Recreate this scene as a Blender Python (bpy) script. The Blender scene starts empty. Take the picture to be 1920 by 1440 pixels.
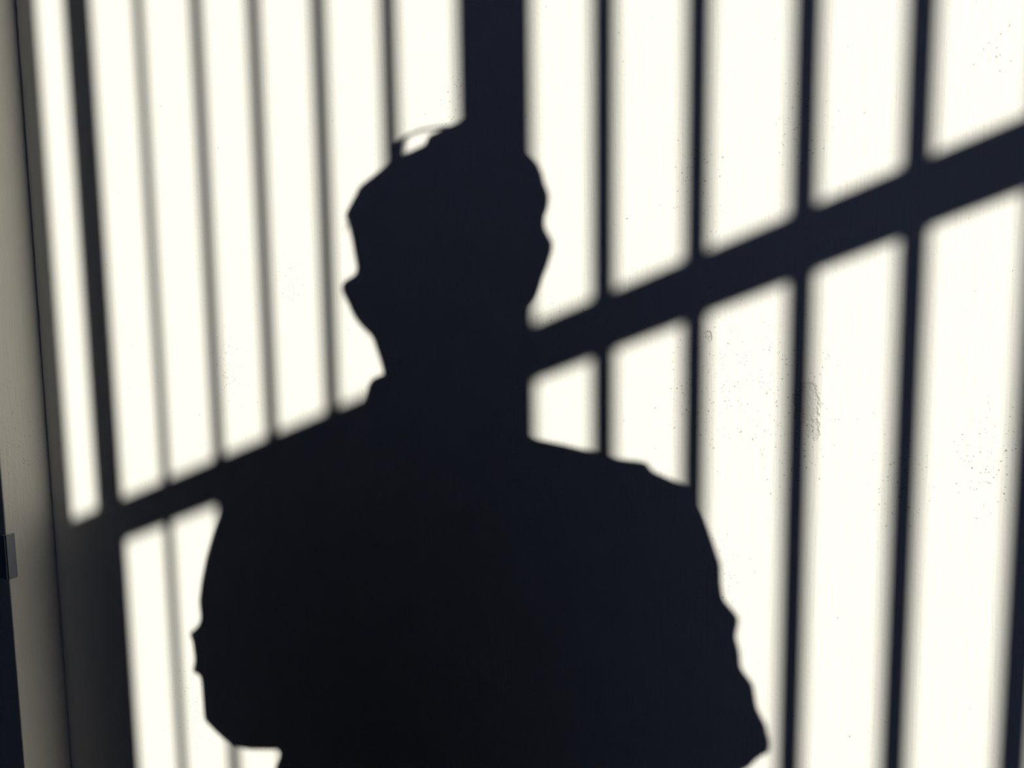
import bpy, bmesh, math, random
from mathutils import Vector, Matrix, noise
random.seed(7)
C = bpy.context.scene.collection
SC = bpy.context.scene

# ---------------------------------------------------------------- camera
CAM = Vector((0.0, -0.68, 1.255))
PSI, PITCH, ROLL = math.radians(22.12), math.radians(5.813), math.radians(-0.686)
F = Vector((-math.sin(PSI)*math.cos(PITCH), math.cos(PSI)*math.cos(PITCH), -math.sin(PITCH)))
R0 = F.cross(Vector((0, 0, 1))).normalized(); U0 = R0.cross(F)
RT = R0*math.cos(ROLL) + U0*math.sin(ROLL); UP = -R0*math.sin(ROLL) + U0*math.cos(ROLL)
cd = bpy.data.cameras.new('camera'); cam = bpy.data.objects.new('camera', cd); C.objects.link(cam)
cd.sensor_fit = 'HORIZONTAL'; cd.sensor_width = 36.0; cd.lens = 1442.0/1920.0*36.0; cd.clip_start = 0.02
CM = Matrix((RT, UP, -F)).transposed()
cam.matrix_world = Matrix.Translation(CAM) @ CM.to_4x4()
SC.camera = cam

# ---------------------------------------------------------------- light
MX, TZ = 0.45, 0.36                       # sun travels along (-MX, 1, -TZ)
D = Vector((-MX, 1, -TZ)).normalized()
sl = bpy.data.lights.new('sun', 'SUN'); sl.energy = 5.0; sl.angle = math.radians(0.47); sl.color = (1.0, 0.97, 0.87)
so = bpy.data.objects.new('sun', sl); C.objects.link(so); so.location = (2.2, -4.6, 4.2)
so.rotation_euler = D.to_track_quat('-Z', 'Y').to_euler()
w = bpy.data.worlds.new('sky'); SC.world = w; w.use_nodes = True
# clear sky: deep blue, brighter and whiter in a broad glow around the sun
wn = w.node_tree; bg = wn.nodes['Background']; bg.inputs[1].default_value = 1.0
wt = wn.nodes.new('ShaderNodeTexCoord'); dp = wn.nodes.new('ShaderNodeVectorMath'); dp.operation = 'DOT_PRODUCT'
wn.links.new(wt.outputs['Generated'], dp.inputs[0]); dp.inputs[1].default_value = tuple(-D)
mxx = wn.nodes.new('ShaderNodeMath'); mxx.operation = 'MAXIMUM'; wn.links.new(dp.outputs['Value'], mxx.inputs[0]); mxx.inputs[1].default_value = 0
pw = wn.nodes.new('ShaderNodeMath'); pw.operation = 'POWER'; wn.links.new(mxx.outputs[0], pw.inputs[0]); pw.inputs[1].default_value = 16
wm = wn.nodes.new('ShaderNodeMix'); wm.data_type = 'RGBA'; wn.links.new(pw.outputs[0], wm.inputs['Factor'])
wm.inputs['A'].default_value = (.006, .010, .024, 1); wm.inputs['B'].default_value = (.29, .40, .80, 1)
wn.links.new(wm.outputs['Result'], bg.inputs[0])
SC.view_settings.view_transform = 'Standard'; SC.view_settings.look = 'None'
SC.view_settings.exposure = 0.0; SC.view_settings.gamma = 1.0; SC.view_settings.use_curve_mapping = False

# ---------------------------------------------------------------- materials
def mat(name, col, rough=0.7, spec=0.2, metal=0.0, bump=0.0, bscale=80, var=0.0, vscale=6):
    m = bpy.data.materials.new(name); m.use_nodes = True; nt = m.node_tree; b = nt.nodes['Principled BSDF']
    b.inputs['Base Color'].default_value = (*col, 1); b.inputs['Roughness'].default_value = rough
    b.inputs['Specular IOR Level'].default_value = spec; b.inputs['Metallic'].default_value = metal
    tc = nt.nodes.new('ShaderNodeTexCoord')
    if var:
        n = nt.nodes.new('ShaderNodeTexNoise'); n.inputs['Scale'].default_value = vscale; n.inputs['Detail'].default_value = 5
        nt.links.new(tc.outputs['Object'], n.inputs['Vector'])
        mx = nt.nodes.new('ShaderNodeMix'); mx.data_type = 'RGBA'
        mx.inputs['A'].default_value = (*[c*(1-var) for c in col], 1); mx.inputs['B'].default_value = (*[min(1, c*(1+var)) for c in col], 1)
        nt.links.new(n.outputs['Fac'], mx.inputs['Factor']); nt.links.new(mx.outputs['Result'], b.inputs['Base Color'])
    if bump:
        n = nt.nodes.new('ShaderNodeTexNoise'); n.inputs['Scale'].default_value = bscale; n.inputs['Detail'].default_value = 4
        nt.links.new(tc.outputs['Object'], n.inputs['Vector'])
        bp = nt.nodes.new('ShaderNodeBump'); bp.inputs['Strength'].default_value = bump; bp.inputs['Distance'].default_value = 0.002
        nt.links.new(n.outputs['Fac'], bp.inputs['Height']); nt.links.new(bp.outputs['Normal'], b.inputs['Normal'])
    return m

def plaster(name, base, marks):
    """Brushed cream wall paint: vertical brush strokes, pinholes, and patches of chips at the marks (x, z, radius)."""
    m = bpy.data.materials.new(name); m.use_nodes = True; nt = m.node_tree; N = nt.nodes; L = nt.links
    b = N['Principled BSDF']; b.inputs['Roughness'].default_value = 0.75; b.inputs['Specular IOR Level'].default_value = 0.15
    geo = N.new('ShaderNodeNewGeometry'); pos = geo.outputs['Position']
    def math_(op, a, c=None, clamp=False):
        n = N.new('ShaderNodeMath'); n.operation = op; n.use_clamp = clamp
        for i, v in enumerate((a, c)):
            if v is None: continue
            if isinstance(v, (int, float)): n.inputs[i].default_value = v
            else: L.new(v, n.inputs[i])
        return n.outputs[0]
    def scaled(s):
        v = N.new('ShaderNodeVectorMath'); v.operation = 'MULTIPLY'; L.new(pos, v.inputs[0]); v.inputs[1].default_value = s; return v.outputs[0]
    def noise_(vec, scale, detail=4):
        n = N.new('ShaderNodeTexNoise'); n.inputs['Scale'].default_value = scale; n.inputs['Detail'].default_value = detail; L.new(vec, n.inputs['Vector']); return n.outputs['Fac']
    brush = noise_(scaled((420, 420, 22)), 1.0, 5)
    grain = noise_(pos, 260, 3)
    # chips: small voronoi cells, only where a mark or a sparse noise lets them through
    nz = N.new('ShaderNodeTexNoise'); nz.inputs['Scale'].default_value = 700; nz.inputs['Detail'].default_value = 3; L.new(pos, nz.inputs['Vector'])
    wv = N.new('ShaderNodeVectorMath'); wv.operation = 'MULTIPLY_ADD'; L.new(nz.outputs['Color'], wv.inputs[0]); wv.inputs[1].default_value = (.004, .004, .004); L.new(pos, wv.inputs[2])
    vo = N.new('ShaderNodeTexVoronoi'); vo.inputs['Scale'].default_value = 420; L.new(wv.outputs[0], vo.inputs['Vector'])
    cellr = math_('MULTIPLY', vo.outputs['Color'], 1.0)
    spot = math_('LESS_THAN', vo.outputs['Distance'], math_('MULTIPLY', noise_(pos, 500, 2), 0.42))
    dens = None
    for (x, z, r) in marks:
        z += .085
        d = N.new('ShaderNodeVectorMath'); d.operation = 'DISTANCE'
        sc = scaled((1, 0, 0.55)); L.new(sc, d.inputs[0]); d.inputs[1].default_value = (x, 0, z*0.55)
        f = math_('SUBTRACT', 1.0, math_('DIVIDE', d.outputs['Value'], r), True)
        dens = f if dens is None else math_('MAXIMUM', dens, f)
    wob = noise_(pos, 45, 3)
    dens = math_('MULTIPLY', dens, math_('MULTIPLY', wob, 1.1))
    lim = math_('ADD', math_('MULTIPLY', dens, 0.9), 0.003)
    on = math_('LESS_THAN', math_('FRACT', math_('MULTIPLY', cellr, 7.31)), lim)
    chip = math_('MULTIPLY', spot, on)
    # broad faint yellowing
    st = noise_(scaled((9, 9, 5)), 1.0, 6)
    mr = N.new('ShaderNodeMapRange'); L.new(st, mr.inputs[0]); mr.inputs[1].default_value = .58; mr.inputs[2].default_value = .75; mr.inputs[3].default_value = 0; mr.inputs[4].default_value = .25
    m1 = N.new('ShaderNodeMix'); m1.data_type = 'RGBA'; L.new(mr.outputs[0], m1.inputs['Factor'])
    m1.inputs['A'].default_value = (*base, 1); m1.inputs['B'].default_value = (base[0]*.98, base[1]*.96, base[2]*.90, 1)
    m2 = N.new('ShaderNodeMix'); m2.data_type = 'RGBA'; L.new(math_('MULTIPLY', chip, 0.75), m2.inputs['Factor'])
    # scuffed, scraped patches around two of the marks
    scf = None
    for (x, z, rr) in ((-.012, 1.172, .016), (-.007, 1.150, .009), (-.093, 1.226, .005)):
        d = N.new('ShaderNodeVectorMath'); d.operation = 'DISTANCE'; L.new(scaled((1, 0, .6)), d.inputs[0]); d.inputs[1].default_value = (x, 0, z*.6)
        f = math_('SUBTRACT', 1.0, math_('DIVIDE', d.outputs['Value'], rr), True)
        scf = f if scf is None else math_('MAXIMUM', scf, f)
    scf = math_('MULTIPLY', math_('SUBTRACT', math_('ADD', scf, math_('MULTIPLY', noise_(pos, 190, 4), 1.0)), .82), 6.0, True)
    m3 = N.new('ShaderNodeMix'); m3.data_type = 'RGBA'; L.new(math_('MULTIPLY', scf, .30), m3.inputs['Factor'])
    L.new(m1.outputs['Result'], m3.inputs['A']); m3.inputs['B'].default_value = (.56, .50, .44, 1)
    m1 = m3
    L.new(m1.outputs['Result'], m2.inputs['A']); m2.inputs['B'].default_value = (.22, .19, .15, 1)
    L.new(m2.outputs['Result'], b.inputs['Base Color'])
    hgt = math_('ADD', math_('MULTIPLY', brush, 0.55), math_('MULTIPLY', grain, 0.35))
    hgt = math_('SUBTRACT', hgt, math_('MULTIPLY', chip, 0.8))
    hgt = math_('SUBTRACT', hgt, math_('MULTIPLY', scf, math_('ADD', .5, math_('MULTIPLY', noise_(pos, 420, 3), 1.2))))
    bp = N.new('ShaderNodeBump'); bp.inputs['Strength'].default_value = 0.6; bp.inputs['Distance'].default_value = 0.0014
    L.new(hgt, bp.inputs['Height']); L.new(bp.outputs['Normal'], b.inputs['Normal'])
    return m

MARKS = [(-0.088, 1.147, .035), (-0.078, 1.10, .045), (-0.105, 1.095, .03), (-0.03, 1.085, .05), (-0.012, 1.06, .03),
         (-0.235, 1.155, .018), (-0.20, 1.15, .012), (-0.105, 1.27, .03), (-0.02, 1.31, .025), (-0.53, 1.20, .02), (-0.62, 1.10, .03),
         (0.06, 1.02, .03), (0.11, 1.35, .015), (-0.33, 1.36, .02), (-0.70, .70, .04), (-0.08, .93, .03), (0.12, 1.05, .03)]
M = {}
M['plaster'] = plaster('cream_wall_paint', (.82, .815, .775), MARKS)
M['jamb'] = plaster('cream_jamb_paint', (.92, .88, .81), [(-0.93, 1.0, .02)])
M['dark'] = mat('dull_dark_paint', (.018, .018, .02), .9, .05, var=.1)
M['floor'] = mat('dark_cement_floor', (.02, .02, .02), .9, .1, var=.3, vscale=3, bump=.3, bscale=40)
M['ground'] = mat('asphalt_ground', (.02, .02, .02), .95, .05, var=.2, bump=.3)
M['iron'] = mat('black_painted_iron', (.03, .03, .032), .5, .4, bump=.2, bscale=200)
M['hinge'] = mat('dull_grey_metal', (.30, .33, .38), .55, .4, bump=.2, bscale=300)
M['skin'] = mat('skin', (.36, .22, .15), .55, .35, var=.08, vscale=30)
M['coat'] = mat('dark_cotton_shirt', (.012, .013, .02), .95, .05, bump=.3, bscale=400, var=.1)
M['trouser'] = mat('dark_trousers', (.03, .03, .035), .9, .1, bump=.3, bscale=400)
M['hair'] = mat('black_hair', (.012, .01, .009), .6, .3)
M['shoe'] = mat('brown_leather', (.06, .035, .02), .5, .4)
M['phone'] = mat('black_glass', (.01, .01, .012), .2, .5)
M['white'] = mat('eye_white', (.7, .68, .65), .3, .4)
M['lip'] = mat('lip', (.30, .12, .10), .5, .3)

# ---------------------------------------------------------------- helpers
def link(name, bm, material, parent=None, smooth=False):
    me = bpy.data.meshes.new(name); bmesh.ops.recalc_face_normals(bm, faces=bm.faces); bm.to_mesh(me); bm.free()
    if smooth:
        for p in me.polygons: p.use_smooth = True
    me.materials.append(material); o = bpy.data.objects.new(name, me); C.objects.link(o)
    if parent is not None: o.parent = parent; o.matrix_parent_inverse = parent.matrix_world.inverted()
    return o
def struct(name, bm, m, label=None):
    o = link(name, bm, m); o['kind'] = 'structure'
    if label: o['label'] = label; o['category'] = name.split('_')[0]
    return o
def thing(name, label, cat, loc, group=None):
    o = bpy.data.objects.new(name, None); C.objects.link(o); o.location = loc; o.empty_display_size = .1
    o.matrix_world = Matrix.Translation(loc); o['label'] = label; o['category'] = cat
    if group: o['group'] = group
    return o
def box(bm, lo, hi, bevel=0.0, mtx=None):
    t = bmesh.new(); bmesh.ops.create_cube(t, size=1)
    for v in t.verts: v.co = Vector([(lo[i]+hi[i])/2 + v.co[i]*(hi[i]-lo[i]) for i in range(3)])
    if bevel: bmesh.ops.bevel(t, geom=list(t.edges), offset=bevel, segments=2, affect='EDGES', profile=.5)
    if mtx is not None: t.transform(mtx)
    me = bpy.data.meshes.new('tmp'); t.to_mesh(me); t.free(); bm.from_mesh(me); bpy.data.meshes.remove(me)
def loft(bm, rings, cap=True):
    vs = [[bm.verts.new(p) for p in r] for r in rings]
    n = len(vs[0])
    for a, b in zip(vs, vs[1:]):
        for i in range(n): bm.faces.new((a[i], a[(i+1) % n], b[(i+1) % n], b[i]))
    if cap: bm.faces.new(vs[0][::-1]); bm.faces.new(vs[-1])
def tube(bm, pts, rads, n=16, closed_ends=True):
    """A tapering tube with rounded ends through the points."""
    pts = [Vector(p) for p in pts]; P = []; Rr = []
    d0 = (pts[1]-pts[0]).normalized(); d1 = (pts[-1]-pts[-2]).normalized()
    if closed_ends:
        for a in (.97, .8, .5): P.append(pts[0]-d0*rads[0]*a); Rr.append(rads[0]*math.sqrt(1-a*a))
    P += pts; Rr += list(rads)
    if closed_ends:
        for a in (.5, .8, .97): P.append(pts[-1]+d1*rads[-1]*a); Rr.append(rads[-1]*math.sqrt(1-a*a))
    rings = []; up = None
    for i, p in enumerate(P):
        d = (P[min(i+1, len(P)-1)]-P[max(i-1, 0)]).normalized()
        if up is None: up = d.orthogonal().normalized()
        x = (up - d*up.dot(d)).normalized(); up = x; y = d.cross(x)
        rings.append([p + (x*math.cos(t)+y*math.sin(t))*Rr[i] for t in [2*math.pi*k/n for k in range(n)]])
    loft(bm, rings)
def ellipsoid(bm, c, r, rot=None, seg=20):
    mt = Matrix.Translation(c) @ (rot.to_4x4() if rot is not None else Matrix()) @ Matrix.Diagonal((*r, 1))
    bmesh.ops.create_uvsphere(bm, u_segments=seg, v_segments=seg//2+2, radius=1, matrix=mt)
def remesh(name, bm, material, parent, voxel, smooth_it=2):
    """Fuse the volumes of bm into one continuous skin."""
    me = bpy.data.meshes.new('tmp'); bmesh.ops.recalc_face_normals(bm, faces=bm.faces); bm.to_mesh(me); bm.free()
    t = bpy.data.objects.new('tmp', me); C.objects.link(t)
    md = t.modifiers.new('r', 'REMESH'); md.mode = 'VOXEL'; md.voxel_size = voxel; md.use_smooth_shade = True
    if smooth_it:
        ms = t.modifiers.new('s', 'SMOOTH'); ms.factor = .5; ms.iterations = smooth_it
    dg = bpy.context.evaluated_depsgraph_get(); dg.update()
    nm = bpy.data.meshes.new_from_object(t.evaluated_get(dg)); nm.name = name
    bpy.data.objects.remove(t); bpy.data.meshes.remove(me)
    nm.materials.clear(); nm.materials.append(material)
    for p in nm.polygons: p.use_smooth = True
    o = bpy.data.objects.new(name, nm); C.objects.link(o)
    if parent is not None: o.parent = parent; o.matrix_parent_inverse = parent.matrix_world.inverted()
    return o

# ---------------------------------------------------------------- the room
ZT = 3.06
CORN = -0.921
# the sunlit wall: a gridded face so that its left end can run ragged along the crack
bm = bmesh.new(); box(bm, (CORN+.03, 0, 0), (1.25, .14, ZT)); rows = 240
vs = []
for i in range(rows+1):
    z = ZT*i/rows; k = min(1, max(0, (z-1.085)/.25))
    g = .0008 + k*(.0009 + .0022*max(0, noise.noise((0, 0, z*70))) + .0012*max(0, noise.noise((3, 0, z*14))))
    vs.append([bm.verts.new((x, y, z)) for x, y in ((CORN-.0010+g, .012), (CORN-.0010+g, 0), (CORN+.03, 0))])
for a, b in zip(vs, vs[1:]):
    for j in range(2): bm.faces.new((a[j], a[j+1], b[j+1], b[j]))
struct('wall_back', bm, M['plaster'], 'sunlit cream painted wall crossed by shadows of bars and a person')
# pilaster on the left whose narrow return meets that wall at the crack
bm = bmesh.new(); box(bm, (-3.2, -.063, 0), (CORN-.0014, .14, ZT), .0015)
struct('wall_left', bm, M['jamb'], 'shaded pilaster left of the sunlit wall, cream return and dark front')
bm = bmesh.new(); box(bm, (CORN-.004, .012, 0), (CORN+.034, .05, ZT)); struct('trim_1', bm, M['jamb'])
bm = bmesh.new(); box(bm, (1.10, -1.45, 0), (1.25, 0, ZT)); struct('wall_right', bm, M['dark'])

def Yg(X): return 1.914-1.089*X            # distance of the gate from the wall where its shadow falls at X
def G(X, z=0): return Vector((X+MX*Yg(X), -Yg(X), z))
GD = (G(0)-G(-1)).normalized(); GN = Vector((-GD.y, GD.x, 0))
pe = G(-.886)
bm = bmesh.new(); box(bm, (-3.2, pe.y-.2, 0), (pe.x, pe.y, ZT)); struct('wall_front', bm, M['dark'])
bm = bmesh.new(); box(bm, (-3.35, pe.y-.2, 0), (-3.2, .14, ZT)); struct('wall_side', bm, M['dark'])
def prism(bm, poly, z0, z1):
    a = [bm.verts.new((x, y, z0)) for x, y in poly]; b = [bm.verts.new((x, y, z1)) for x, y in poly]
    n = len(poly); bm.faces.new(a[::-1]); bm.faces.new(b)
    for i in range(n): bm.faces.new((a[i], a[(i+1) % n], b[(i+1) % n], b[i]))
poly = [(-3.35, .14), (-3.35, pe.y-.2), (pe.x, pe.y-.2), (pe.x+.02, pe.y), (1.10, -1.50), (1.25, -1.45), (1.25, .14)]
bm = bmesh.new(); prism(bm, poly, -.1, 0); struct('floor', bm, M['floor'])
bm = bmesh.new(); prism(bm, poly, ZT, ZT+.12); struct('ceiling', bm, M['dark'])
bm = bmesh.new(); box(bm, (-8, -16, -.16), (14, .5, -.10)); struct('ground', bm, M['ground'])

# the small metal plate at the edge of the pilaster
hp = thing('hinge_plate', 'small grey metal plate wrapping the outer edge of the shaded left pilaster', 'hinge', (CORN, -.063, .955))
bm = bmesh.new(); box(bm, (CORN-.0014, -.0640, .927), (CORN+.0004, -.0530, .983), .0004); link('leaf', bm, M['hinge'], hp)
bm = bmesh.new(); box(bm, (CORN-.030, -.0652, .927), (CORN-.0016, -.0628, .983), .0005); link('leaf', bm, M['hinge'], hp)
bm = bmesh.new(); 
for z in (.937, .955, .973): ellipsoid(bm, (CORN-.016, -.0654, z), (.0028, .0012, .0028))
link('screw_head', bm, M['hinge'], hp, True)

# ---------------------------------------------------------------- the iron gate the sun shines through
gate = thing('iron_gate', 'tall black iron bar gate behind the viewpoint throwing the striped shadow', 'gate', G(-.3))
def gbox(name, X0, z0, z1, wid, dep, off=0.0, bev=.002, length=None, lab=None):
    c = G(X0) + GD*off
    mt = Matrix((GD, GN, Vector((0, 0, 1)))).transposed().to_4x4(); mt.translation = c
    bm = bmesh.new(); box(bm, (-wid/2, -dep/2, z0), (wid/2, dep/2, z1), bev, mt); o = link(name, bm, M['iron'], gate)
    if lab: o['label'] = lab
    return o
ZG = 3.0
gbox('post', -.291, 0.0, ZG, .055, .048, lab='thick central post of the gate')
gbox('stile', -.819, .04, ZG, .031, .031)
gbox('stile', .785/2, .04, ZG, .03, .03)
bars = [(-.7243, .0136), (-.6413, .0163), (-.5643, .0167), (-.4833, .0178), (-.4023, .0189),
        (-.1861, .0216), (-.1043, .0210), (-.0188, .0214), (.0625, .0211), (.1468, .0228), (.230, .0225), (.312, .0225)]
for X, d in bars:
    c = G(X); bm = bmesh.new()
    tube(bm, [c+Vector((0, 0, .98)), c+Vector((0, 0, ZG-.02))], [d/2, d/2], 20, False); link('bar', bm, M['iron'], gate, True)
def rail(name, z, h, dep, Xa=-.90, Xb=.40):
    a, b = G(Xa), G(Xb); c = (a+b)/2; ln = (b-a).length
    mt = Matrix((GD, GN, Vector((0, 0, 1)))).transposed().to_4x4(); mt.translation = Vector((c.x, c.y, z))
    bm = bmesh.new(); box(bm, (-ln/2, -dep/2, -h/2), (ln/2, dep/2, h/2), .002, mt); return link(name, bm, M['iron'], gate)
rail('rail', 1.999, .045, .031); rail('rail', ZG-.015, .03, .03); rail('rail', .99, .03, .03); rail('rail', .05, .03, .03)
# low sheet, out of view, added to cut sun bounce off the floor, and the narrow sheet between hinge side and stile under the middle rail
def sheet(name, Xa, Xb, z0, z1, wave=0):
    bm = bmesh.new(); n = 40; fr = []; bk = []
    for i in range(n+1):
        z = z0+(z1-z0)*i/n
        e = wave*(.5*math.sin(z*9)+noise.noise((1.7, z*7, 0)))
        row = [G(Xa, z)-GN*.001, G(Xb, z)+GD*e-GN*.001]; rb = [p+GN*.002 for p in row]
        fr.append([bm.verts.new(p) for p in row+rb[::-1]])
    for a, b in zip(fr, fr[1:]):
        for j in range(4): bm.faces.new((a[j], a[(j+1) % 4], b[(j+1) % 4], b[j]))
    bm.faces.new(fr[0][::-1]); bm.faces.new(fr[-1]); return link(name, bm, M['iron'], gate)
sheet('sheet_panel', -.90, -.799, 1.0, 1.98, .0035)
sheet('sheet_panel', -.82, .40, .06, .98)

# ---------------------------------------------------------------- the person
# body frame: l across (to the person's right hand side of the picture), s along the sunlight, zp height on the body's plane
XB, YB = .0425, -.95
H = Vector((-MX, 1, 0)).normalized(); LV = Vector((H.y, -H.x, 0)); BASE = Vector((XB, YB, 0))
def P(l, zp, s=0.0): return BASE + LV*l + Vector((0, 0, zp)) + D*s
def E(l, e, z): return BASE + LV*l + H*e + Vector((0, 0, z))
def slab(bm, rows, n=48, power=2.0):
    """rows: (l_left, zp_left, l_right, zp_right, s_back, s_front[, tilt])"""
    rings = []
    for r in rows:
        la, za, lb, zb, sb, sf = r[:6]; tilt = r[6] if len(r) > 6 else 1.0
        ring = []
        for k in range(n):
            t = 2*math.pi*k/n; cx = math.cos(t); sy = math.sin(t)
            ex = math.copysign(abs(cx)**(2/power), cx); ey = math.copysign(abs(sy)**(2/power), sy)
            u = (ex+1)/2; s = (sb+sf)/2 + ey*(sf-sb)/2
            p = P(la+(lb-la)*u, za+(zb-za)*u, 0) + (D*tilt + H*(1-tilt))*s
            ring.append(p)
        rings.append(ring)
    loft(bm, rings)
def lerp(a, b, t): return a+(b-a)*t
def prof(tab, x):
    if x >= tab[0][0]: return tab[0][1]
    for (a, va), (b, vb) in zip(tab, tab[1:]):
        if x >= b: return lerp(vb, va, (x-b)/(a-b))
    return tab[-1][1]

HEAD = [(0.0674, 1.7652, 0.0848, 1.7607), (0.0582, 1.7656, 0.0922, 1.7568), (0.0494, 1.7639, 0.1009, 1.7508), (0.0374, 1.762, 0.1057, 1.7448), (0.0226, 1.7592, 0.1095, 1.7376), (0.0186, 1.7516, 0.1118, 1.7289), (0.0051, 1.7488, 0.1142, 1.7225), (-0.012, 1.7477, 0.1199, 1.7164), (-0.0194, 1.7428, 0.1251, 1.7089), (-0.0321, 1.7358, 0.1288, 1.699), (-0.0455, 1.7294, 0.1306, 1.6899), (-0.0514, 1.726, 0.1325, 1.6852), (-0.0557, 1.7184, 0.1348, 1.677), (-0.0631, 1.7088, 0.1338, 1.6671), (-0.0678, 1.7008, 0.1309, 1.66), (-0.0649, 1.693, 0.1303, 1.6534), (-0.0633, 1.6868, 0.1313, 1.6479), (-0.0613, 1.6767, 0.1359, 1.6382), (-0.0603, 1.6722, 0.1378, 1.634), (-0.0594, 1.6639, 0.1373, 1.6268), (-0.0579, 1.655, 0.1349, 1.6194), (-0.0565, 1.646, 0.1324, 1.6121), (-0.0578, 1.6409, 0.1305, 1.6075), (-0.0621, 1.6378, 0.129, 1.6043), (-0.0705, 1.636, 0.1285, 1.6015), (-0.0749, 1.6301, 0.1265, 1.5959), (-0.074, 1.6239, 0.1251, 1.5907), (-0.069, 1.6132, 0.1211, 1.5824), (-0.0662, 1.6072, 0.1157, 1.5783), (-0.064, 1.6008, 0.1127, 1.5733), (-0.0578, 1.59, 0.1101, 1.5646), (-0.051, 1.5818, 0.1086, 1.5583), (-0.0419, 1.5733, 0.1075, 1.5519), (-0.0387, 1.5619, 0.1064, 1.5419), (-0.0345, 1.5487, 0.1058, 1.5303), (-0.0314, 1.5362, 0.1052, 1.5192), (-0.0305, 1.5273, 0.1051, 1.511), (-0.0298, 1.5118, 0.105, 1.4967), (-0.0293, 1.4896, 0.1047, 1.4761), (-0.028, 1.44, 0.1, 1.43)]
COAT = [(-0.0291, 1.5338, 0.1017, 1.5176), (-0.035, 1.5323, 0.1042, 1.5152), (-0.0421, 1.5309, 0.1051, 1.5131), (-0.0476, 1.5249, 0.1061, 1.5068), (-0.0509, 1.5142, 0.107, 1.4965), (-0.0548, 1.5039, 0.1078, 1.4866), (-0.063, 1.4941, 0.1082, 1.4768), (-0.0796, 1.4889, 0.1092, 1.4705), (-0.0954, 1.4829, 0.1101, 1.4637), (-0.1075, 1.4788, 0.1116, 1.4589), (-0.1205, 1.4736, 0.122, 1.4523), (-0.1343, 1.4689, 0.1463, 1.445), (-0.1476, 1.4647, 0.163, 1.4391), (-0.1577, 1.4619, 0.1784, 1.4348), (-0.1645, 1.4601, 0.1863, 1.4322), (-0.1782, 1.4563, 0.1945, 1.4275), (-0.1838, 1.4543, 0.2126, 1.4242), (-0.188, 1.4522, 0.2192, 1.4217), (-0.203, 1.4447, 0.2224, 1.4146), (-0.2102, 1.4403, 0.2303, 1.4102), (-0.2214, 1.4304, 0.2468, 1.4008), (-0.2261, 1.4245, 0.2546, 1.3955), (-0.2324, 1.4136, 0.2585, 1.3866), (-0.2355, 1.398, 0.2646, 1.3742), (-0.2464, 1.3749, 0.2702, 1.3561), (-0.2578, 1.3457, 0.2768, 1.3336), (-0.2606, 1.3367, 0.279, 1.3268), (-0.24, 1.3133, 0.262, 1.3093), (-0.215, 1.2936, 0.258, 1.2946), (-0.2018, 1.2701, 0.2554, 1.2761), (-0.1836, 1.2129, 0.2546, 1.2308), (-0.1781, 1.155, 0.2542, 1.1849), (-0.1689, 1.1147, 0.2545, 1.1524), (-0.1729, 1.1032, 0.2555, 1.1437), (-0.1792, 1.0894, 0.2569, 1.1334)]
LARM = [(-0.2261, 1.4245, -0.1597, 1.4205), (-0.2324, 1.4136, -0.1469, 1.4089), (-0.2355, 1.398, -0.1344, 1.3932), (-0.2464, 1.3749, -0.1288, 1.3706), (-0.2578, 1.3457, -0.1268, 1.3427), (-0.2663, 1.3172, -0.1279, 1.316), (-0.2717, 1.291, -0.131, 1.2914), (-0.2705, 1.2692, -0.1332, 1.271), (-0.2749, 1.2605, -0.1349, 1.2629), (-0.2885, 1.2503, -0.1366, 1.2536), (-0.2847, 1.2423, -0.1376, 1.2461), (-0.2837, 1.2337, -0.138, 1.2379), (-0.2824, 1.2176, -0.14, 1.2228), (-0.287, 1.2013, -0.1413, 1.2077), (-0.2755, 1.1983, -0.1421, 1.2045), (-0.2746, 1.1842, -0.1448, 1.1911), (-0.274, 1.1572, -0.15, 1.1653), (-0.2734, 1.1416, -0.1555, 1.1501), (-0.2611, 1.1303, -0.1595, 1.1382), (-0.2468, 1.1186, -0.1628, 1.1256), (-0.2353, 1.1108, -0.1653, 1.1169), (-0.2104, 1.109, -0.1746, 1.1122)]
RARM = [(0.2037, 1.3986, 0.2546, 1.3955), (0.1992, 1.3899, 0.2585, 1.3866), (0.1969, 1.3774, 0.2646, 1.3742), (0.1992, 1.3587, 0.2702, 1.3561), (0.2016, 1.3353, 0.2768, 1.3336), (0.2021, 1.3282, 0.279, 1.3268), (0.203, 1.3098, 0.2797, 1.3093), (0.204, 1.2945, 0.2815, 1.2946), (0.2059, 1.2806, 0.2913, 1.2815), (0.2068, 1.2755, 0.2938, 1.2766), (0.2078, 1.2667, 0.2931, 1.2683), (0.2087, 1.2585, 0.2916, 1.2604), (0.2111, 1.243, 0.2951, 1.2458), (0.2135, 1.2276, 0.2962, 1.231), (0.2163, 1.2121, 0.3059, 1.2167), (0.221, 1.1894, 0.3092, 1.1951), (0.2256, 1.1724, 0.3164, 1.1793), (0.2321, 1.1572, 0.3191, 1.1646), (0.2367, 1.1471, 0.3189, 1.1546), (0.2421, 1.1414, 0.3108, 1.1479), (0.2502, 1.1327, 0.3036, 1.1381), (0.2636, 1.1263, 0.2915, 1.1293)]

LC = .034
pers = thing('person', 'person in a dark shirt standing behind the viewpoint, holding up a phone', 'person', E(LC, 0, 0))
def camp(x, y, z): return CAM + RT*x + UP*y - F*z        # a point given from the phone's own lens: right, up, towards the user

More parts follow.
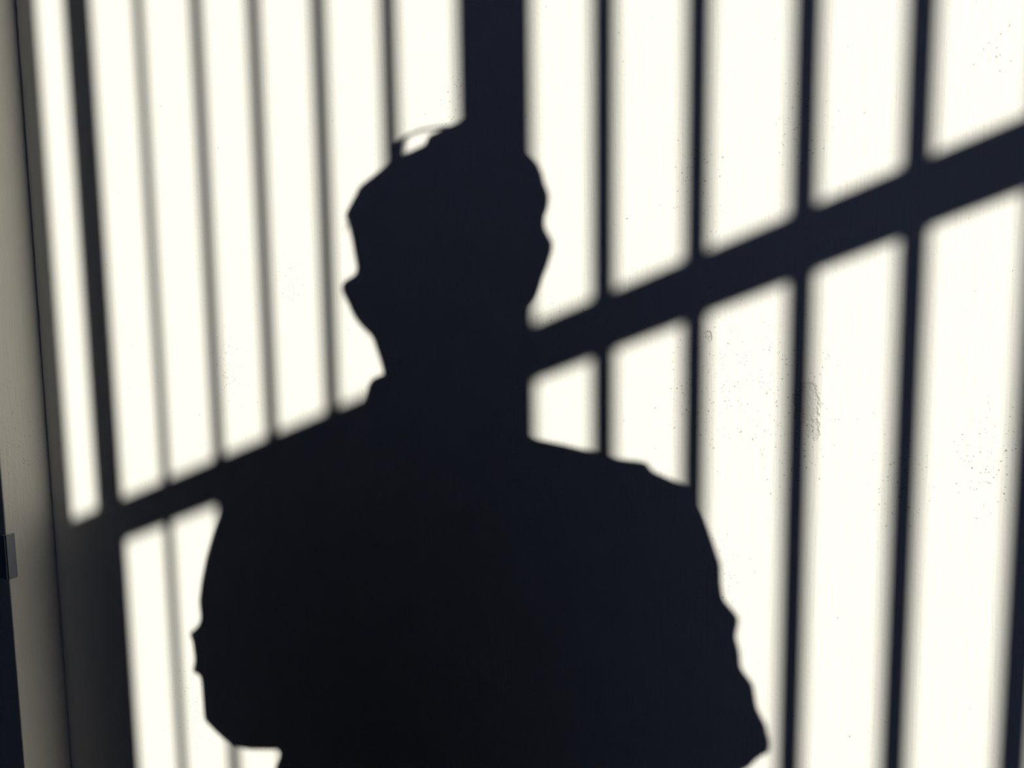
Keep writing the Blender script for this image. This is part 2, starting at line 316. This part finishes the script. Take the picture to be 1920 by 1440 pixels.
def hand(bm, side):
    """Hand closed on one end of the phone: palm, four fingers over the back, thumb on the screen side. side -1 left, 1 right."""
    xe = -.137 if side < 0 else .024                    # the phone's end
    q = side
    wrist = camp(xe+q*.055, -.075, .075)
    knuck = [camp(xe+q*.030, y, .012) for y in (.012, -.006, -.024, -.041)]
    pc = camp(xe+q*.034, -.032, .040)
    tube(bm, [wrist, pc, camp(xe+q*.031, -.012, .018)], [.024, .026, .016], 14)
    tube(bm, [wrist, camp(xe+q*.036, -.045, .035), camp(xe+q*.030, -.036, .018)], [.022, .024, .014], 14)
    ln = (.9, 1.0, .94, .76) if side < 0 else (.72, .8, .74, .6)
    for k, kn in enumerate(knuck):
        y = (.012, -.006, -.024, -.041)[k]; a = ln[k]
        p0 = camp(xe+q*.033, y-.004, .030); p1 = kn + Vector((0, 0, 0))
        p2 = camp(xe+q*.022, y, -.010*1.0); p3 = camp(xe+q*(.022-.024*a), y+.001, -.0115)
        if side > 0: p3 = camp(xe+q*(.022-.014*a), y+.001, -.0095)
        tube(bm, [p0, p1, p2, p3], [.0095, .0088, .0082, .0068], 12)
    t0 = camp(xe+q*.035, -.040, .046); t1 = camp(xe+q*.020, -.018, .036); t2 = camp(xe-q*.006, -.006, .026); t3 = camp(xe-q*.024, .0, .0215)
    tube(bm, [t0, t1, t2, t3], [.014, .0105, .0092, .0078], 12)
    return wrist
# ---- body: one continuous skin (head, neck, trunk, arms, hands, legs)
sfront = [(1.765, .02), (1.755, .055), (1.74, .078), (1.70, .104), (1.66, .112), (1.60, .112), (1.56, .105), (1.535, .085), (1.52, .055), (1.47, .055)]
sback = [(1.765, -.03), (1.755, -.055), (1.74, -.075), (1.70, -.092), (1.66, -.096), (1.60, -.088), (1.56, -.070), (1.535, -.060), (1.47, -.06)]
bm = bmesh.new(); rows = []
for (a, za, b, zb) in HEAD:
    z = (za+zb)/2
    if z > 1.60:
        cl = LC+.002; a2 = max(a+.006, LC-.090); b2 = b-.006
        a2 = max(a2, -.056); b2 = min(b2, .124)
        za, zb = za-.006, zb-.004
    elif z > 1.575: a2, b2 = max(a, -.056), min(b, .120)
    else: a2, b2 = a, b
    rows.append((a2, za, b2, zb, prof(sback, z)+.008, prof(sfront, z)-.008))
slab(bm, rows, 48, 2.2)
def ear(rows_, side):
    rr = []
    for (a, za, b, zb) in rows_:
        n = len(rows_)
        if side < 0: rr.append((a, za, a+.045, za, -.012, .024))
        else: rr.append((b-.045, zb, b, zb, -.012, .024))
    slab(bm, rr, 24)
ear(HEAD[22:34], -1); ear(HEAD[17:31], 1)
# nose, brow, cheeks, chin on the wall side of the head
fz = 1.66
tube(bm, [P(LC, 1.668, .103), P(LC, 1.640, .112), P(LC, 1.622, .122)], [.009, .010, .013], 14)
ellipsoid(bm, P(LC-.012, 1.617, .112), (.009, .009, .008)); ellipsoid(bm, P(LC+.012, 1.617, .112), (.009, .009, .008))
tube(bm, [P(LC-.045, 1.690, .088), P(LC, 1.686, .104), P(LC+.045, 1.684, .088)], [.008, .009, .008], 12)
ellipsoid(bm, P(LC+.002, 1.560, .094), (.022, .016, .016))
# trunk and limbs under the clothes
slab(bm, [(-.02, 1.48, .09, 1.46, -.05, .05), (-.16, 1.44, .20, 1.40, -.07, .07), (-.17, 1.33, .22, 1.30, -.10, .10), (-.13, 1.16, .20, 1.16, -.09, .10), (-.13, 1.03, .20, 1.03, -.09, .10, .5), (-.13, .92, .20, .92, -.10, .10, 0), (-.10, .86, .17, .86, -.08, .08, 0)])
wl = hand(bm, -1); wr = hand(bm, 1)
el = P(-.215, 1.168, -.01); er = P(.266, 1.163, -.01)
shl = P(-.175, 1.385, 0); shr = P(.215, 1.345, 0)
tube(bm, [shl, el, el.lerp(wl, .5), wl], [.040, .034, .032, .023], 16)
tube(bm, [shr, er, er.lerp(wr, .5), wr], [.040, .034, .032, .023], 16)
for q in (-1, 1):
    tube(bm, [E(LC+q*.085, 0, .90), E(LC+q*.10, .01, .50), E(LC+q*.105, -.01, .30), E(LC+q*.11, -.02, .09)], [.075, .050, .046, .034], 20)
    tube(bm, [E(LC+q*.11, -.03, .045), E(LC+q*.118, .10, .035)], [.033, .026], 14)
remesh('body', bm, M['skin'], pers, .0042, 1)

# ---- hair: cap over the crown, back and sides, with loose strands
bm = bmesh.new(); rows = []
for i, (a, za, b, zb) in enumerate(HEAD[:23]):
    z = (za+zb)/2
    fr = prof([(1.765, .02), (1.75, .06), (1.72, .085), (1.69, .070), (1.66, .035), (1.62, .015), (1.5, .0)], z)
    rows.append((a, za, b, zb, prof(sback, z)-.006, fr))
rows.append((-.035, 1.60, .105, 1.585, -.086, -.01)); rows.append((-.02, 1.575, .09, 1.565, -.074, -.03))
slab(bm, rows, 64)
hair = link('hair', bm, M['hair'], pers, True)
bm = bmesh.new()
def strand(pts, r):
    q = []
    for i in range(len(pts)-1):
        for k in range(4): q.append(Vector(pts[i]).lerp(Vector(pts[i+1]), k/4))
    q.append(Vector(pts[-1])); tube(bm, [P(a, b, c) for a, b, c in q], [r*(1 if 2 < i < len(q)-3 else .6) for i in range(len(q))], 6)
for k in range(9):
    j = lambda s=.0012: random.uniform(-s, s)
    o = random.uniform(-.0006, .0016)
    strand([(-.016+j(), 1.745, .0+j(.01)), (-.0105+j(), 1.7590+o, .004), (-.001+j(), 1.7630+o, .008+j(.004)), (.0136+j(), 1.7652+o, .010+j(.004)), (.028, 1.7640+o, .008), (.042, 1.762+o, .004), (.055, 1.758, .0)], .00075)
for k in range(17):
    j = lambda s=.0015: random.uniform(-s, s)
    a = random.uniform(-.013, -.003)
    strand([(a, 1.742, j(.01)), (a+.001+j(), 1.754+j(), j(.01)), (a+.006+j(.003), 1.7600+j(.002), j(.01))], .0009)
for k in range(14):
    i = random.choice(range(7, 16)); a, za, b, zb = HEAD[i]; j = lambda s=.0015: random.uniform(-s, s)
    strand([(a+.010, za-.006, j(.01)), (a+.001+j(), za+j(), j(.01)), (a-.003+j(), za-.002-abs(j(.006)), j(.01))], .0006)
link('loose_strands', bm, M['hair'], hair, True)
for q in (-1, 1):
    bm = bmesh.new(); ellipsoid(bm, P(LC+q*.031, 1.667, .0955), (.0118, .0082, .0068)); link('eye', bm, M['white'], pers, True)
    e = pers.children[-1]
    bm = bmesh.new(); ellipsoid(bm, P(LC+q*.031, 1.6645, .1005), (.0048, .0030, .0048)); link('iris', bm, M['hair'], e, True)
    bm = bmesh.new(); tube(bm, [P(LC+q*.018, 1.667, .0975), P(LC+q*.031, 1.6725, .1010), P(LC+q*.044, 1.667, .0955)], [.003, .0042, .003], 12); link('eyelid', bm, M['skin'], pers, True)
    bm = bmesh.new(); tube(bm, [P(LC+q*.016, 1.690, .108), P(LC+q*.032, 1.695, .103), P(LC+q*.05, 1.690, .088)], [.0035, .004, .002], 8); link('eyebrow', bm, M['hair'], pers, True)
bm = bmesh.new(); tube(bm, [P(LC-.022, 1.590, .098), P(LC, 1.593, .108), P(LC+.022, 1.590, .098)], [.003, .006, .003], 10)
tube(bm, [P(LC-.018, 1.584, .098), P(LC, 1.582, .107), P(LC+.018, 1.584, .098)], [.003, .0065, .003], 10); link('mouth', bm, M['lip'], pers, True)

# ---- shirt with rolled, creased sleeves and a collar
bm = bmesh.new(); rows = []
cf = [(1.535, .062), (1.50, .068), (1.47, .075), (1.44, .090), (1.40, .115), (1.34, .130), (1.25, .135), (1.12, .130)]
cb = [(1.535, -.062), (1.50, -.070), (1.47, -.085), (1.44, -.105), (1.40, -.120), (1.34, -.130), (1.25, -.125), (1.12, -.115)]
for (a, za, b, zb) in COAT:
    z = (za+zb)/2
    rows.append((a, za, b, zb, prof(cb, z), prof(cf, z)))
rows += [(-.178, 1.05, .25, 1.07, -.115, .125, .8), (-.172, .97, .245, .98, -.12, .125, .5), (-.17, .88, .24, .885, -.125, .12, .2), (-.17, .80, .24, .80, -.125, .12, 0)]
slab(bm, rows, 72, 2.15)
def arm(rows_, s0, s1):
    rr = []; n = len(rows_)
    for i, (a, za, b, zb) in enumerate(rows_):
        t = i/(n-1); h = .062 if t < .8 else .062*math.sqrt(max(.15, 1-((t-.8)/.21)**2))
        c = lerp(s0, s1, t); rr.append((a, za, b, zb, c-h, c+h))
    slab(bm, rr, 40)
arm(LARM, .0, -.008); arm(RARM, .0, -.008)
def sleeve(e, wv):
    a = e; d = (wv-e); pts = []; rad = []
    for i in range(15):
        t = i/14*.84; pts.append(a+d*t); rad.append(lerp(.041, .033, t)+.0018*math.sin(i*2.1))
    tube(bm, pts, rad, 28); tube(bm, [a+d*.78, a+d*.86], [.036, .036], 28, False)
sleeve(el, wl); sleeve(er, wr)
coat = remesh('shirt', bm, M['coat'], pers, .0030, 0)
bm = bmesh.new()
for q in (-1, 1):
    pts = []
    for i in range(13):
        a = math.radians(lerp(-95, 78, i/12)); pts.append((a, i))
    inner = []
    ringt = []
    for a, i in pts:
        x = LC+q*math.cos(a)*.062; s = math.sin(a)*.070; z = 1.497+.012*(-math.sin(a))
        ringt.append([P(x, z+.016, s), P(x+q*.003*math.cos(a), z+.016, s*1.06), P(x+q*.012*math.cos(a), z-.022, s*1.22), P(x+q*.006*math.cos(a), z-.022, s*1.12)])
    loft(bm, ringt)
link('collar', bm, M['coat'], coat, True)
for k in range(7):
    z = 1.40-.085*k; bm = bmesh.new(); s = prof(cf, z+.04)+.003
    ellipsoid(bm, P(LC, z+.0, s), (.0058, .0025, .0058), Matrix((LV, H, Vector((0, 0, 1)))).transposed()); 
    link('button', bm, M['hinge'], coat, True)
# ---- trousers and shoes
bm = bmesh.new()
slab(bm, [(-.125, .99, .195, .99, -.105, .105, 0), (-.14, .88, .21, .88, -.12, .105, 0), (-.13, .78, .20, .78, -.115, .10, 0)])
for q in (-1, 1):
    tube(bm, [E(LC+q*.088, 0, .82), E(LC+q*.098, .01, .50), E(LC+q*.105, -.01, .30), E(LC+q*.11, -.012, .10)], [.092, .072, .066, .060], 28, False)
remesh('trousers', bm, M['trouser'], pers, .007, 2)
for q in (-1, 1):
    bm = bmesh.new(); rr = []
    for t in [i/16 for i in range(17)]:
        e = lerp(-.085, .195, t); wd = .040*math.sqrt(max(.02, 1-(2*t-1)**4))*(1-.12*abs(t-.35)); hh = prof([(1, .030), (.75, .045), (.45, .075), (.2, .105), (0, .085)], t)
        rr.append([E(LC+q*(.11+.012*t)+math.cos(a)*wd, e, max(.0, hh*.5+hh*.5*math.sin(a))) for a in [2*math.pi*k/20 for k in range(20)]])
    loft(bm, rr); sh = link('shoe', bm, M['shoe'], pers, True)
    bm = bmesh.new()
    for k in range(4):
        e = .035+.022*k; zz = prof([(1, .030), (.75, .045), (.45, .075), (.2, .105)], (e+.085)/.28)+.001
        tube(bm, [E(LC+q*(.114)-.018, e, zz-.006), E(LC+q*.114, e, zz), E(LC+q*.114+.018, e, zz-.006)], [.0022]*3, 6)
    link('lace', bm, M['hair'], sh, True)

# ---- the phone in both hands (its lens is where the photograph was taken from)
ph = thing('phone', 'black phone held sideways in both hands of the person behind the viewpoint', 'phone', camp(-.056, -.015, .007))
mt = CM.to_4x4(); mt.translation = CAM
bm = bmesh.new(); box(bm, (-.137, -.052, .0035), (.024, .024, .0115), .003, mt); link('case', bm, M['phone'], ph, True)
bm = bmesh.new(); box(bm, (-.131, -.048, .0115), (.018, .020, .0122), .0, mt); o = link('screen', bm, M['phone'], ph)
bm = bmesh.new(); bmesh.ops.create_cone(bm, cap_ends=True, segments=24, radius1=.006, radius2=.006, depth=.001, matrix=mt@Matrix.Translation((0, 0, .0033))); link('lens', bm, M['phone'], ph)
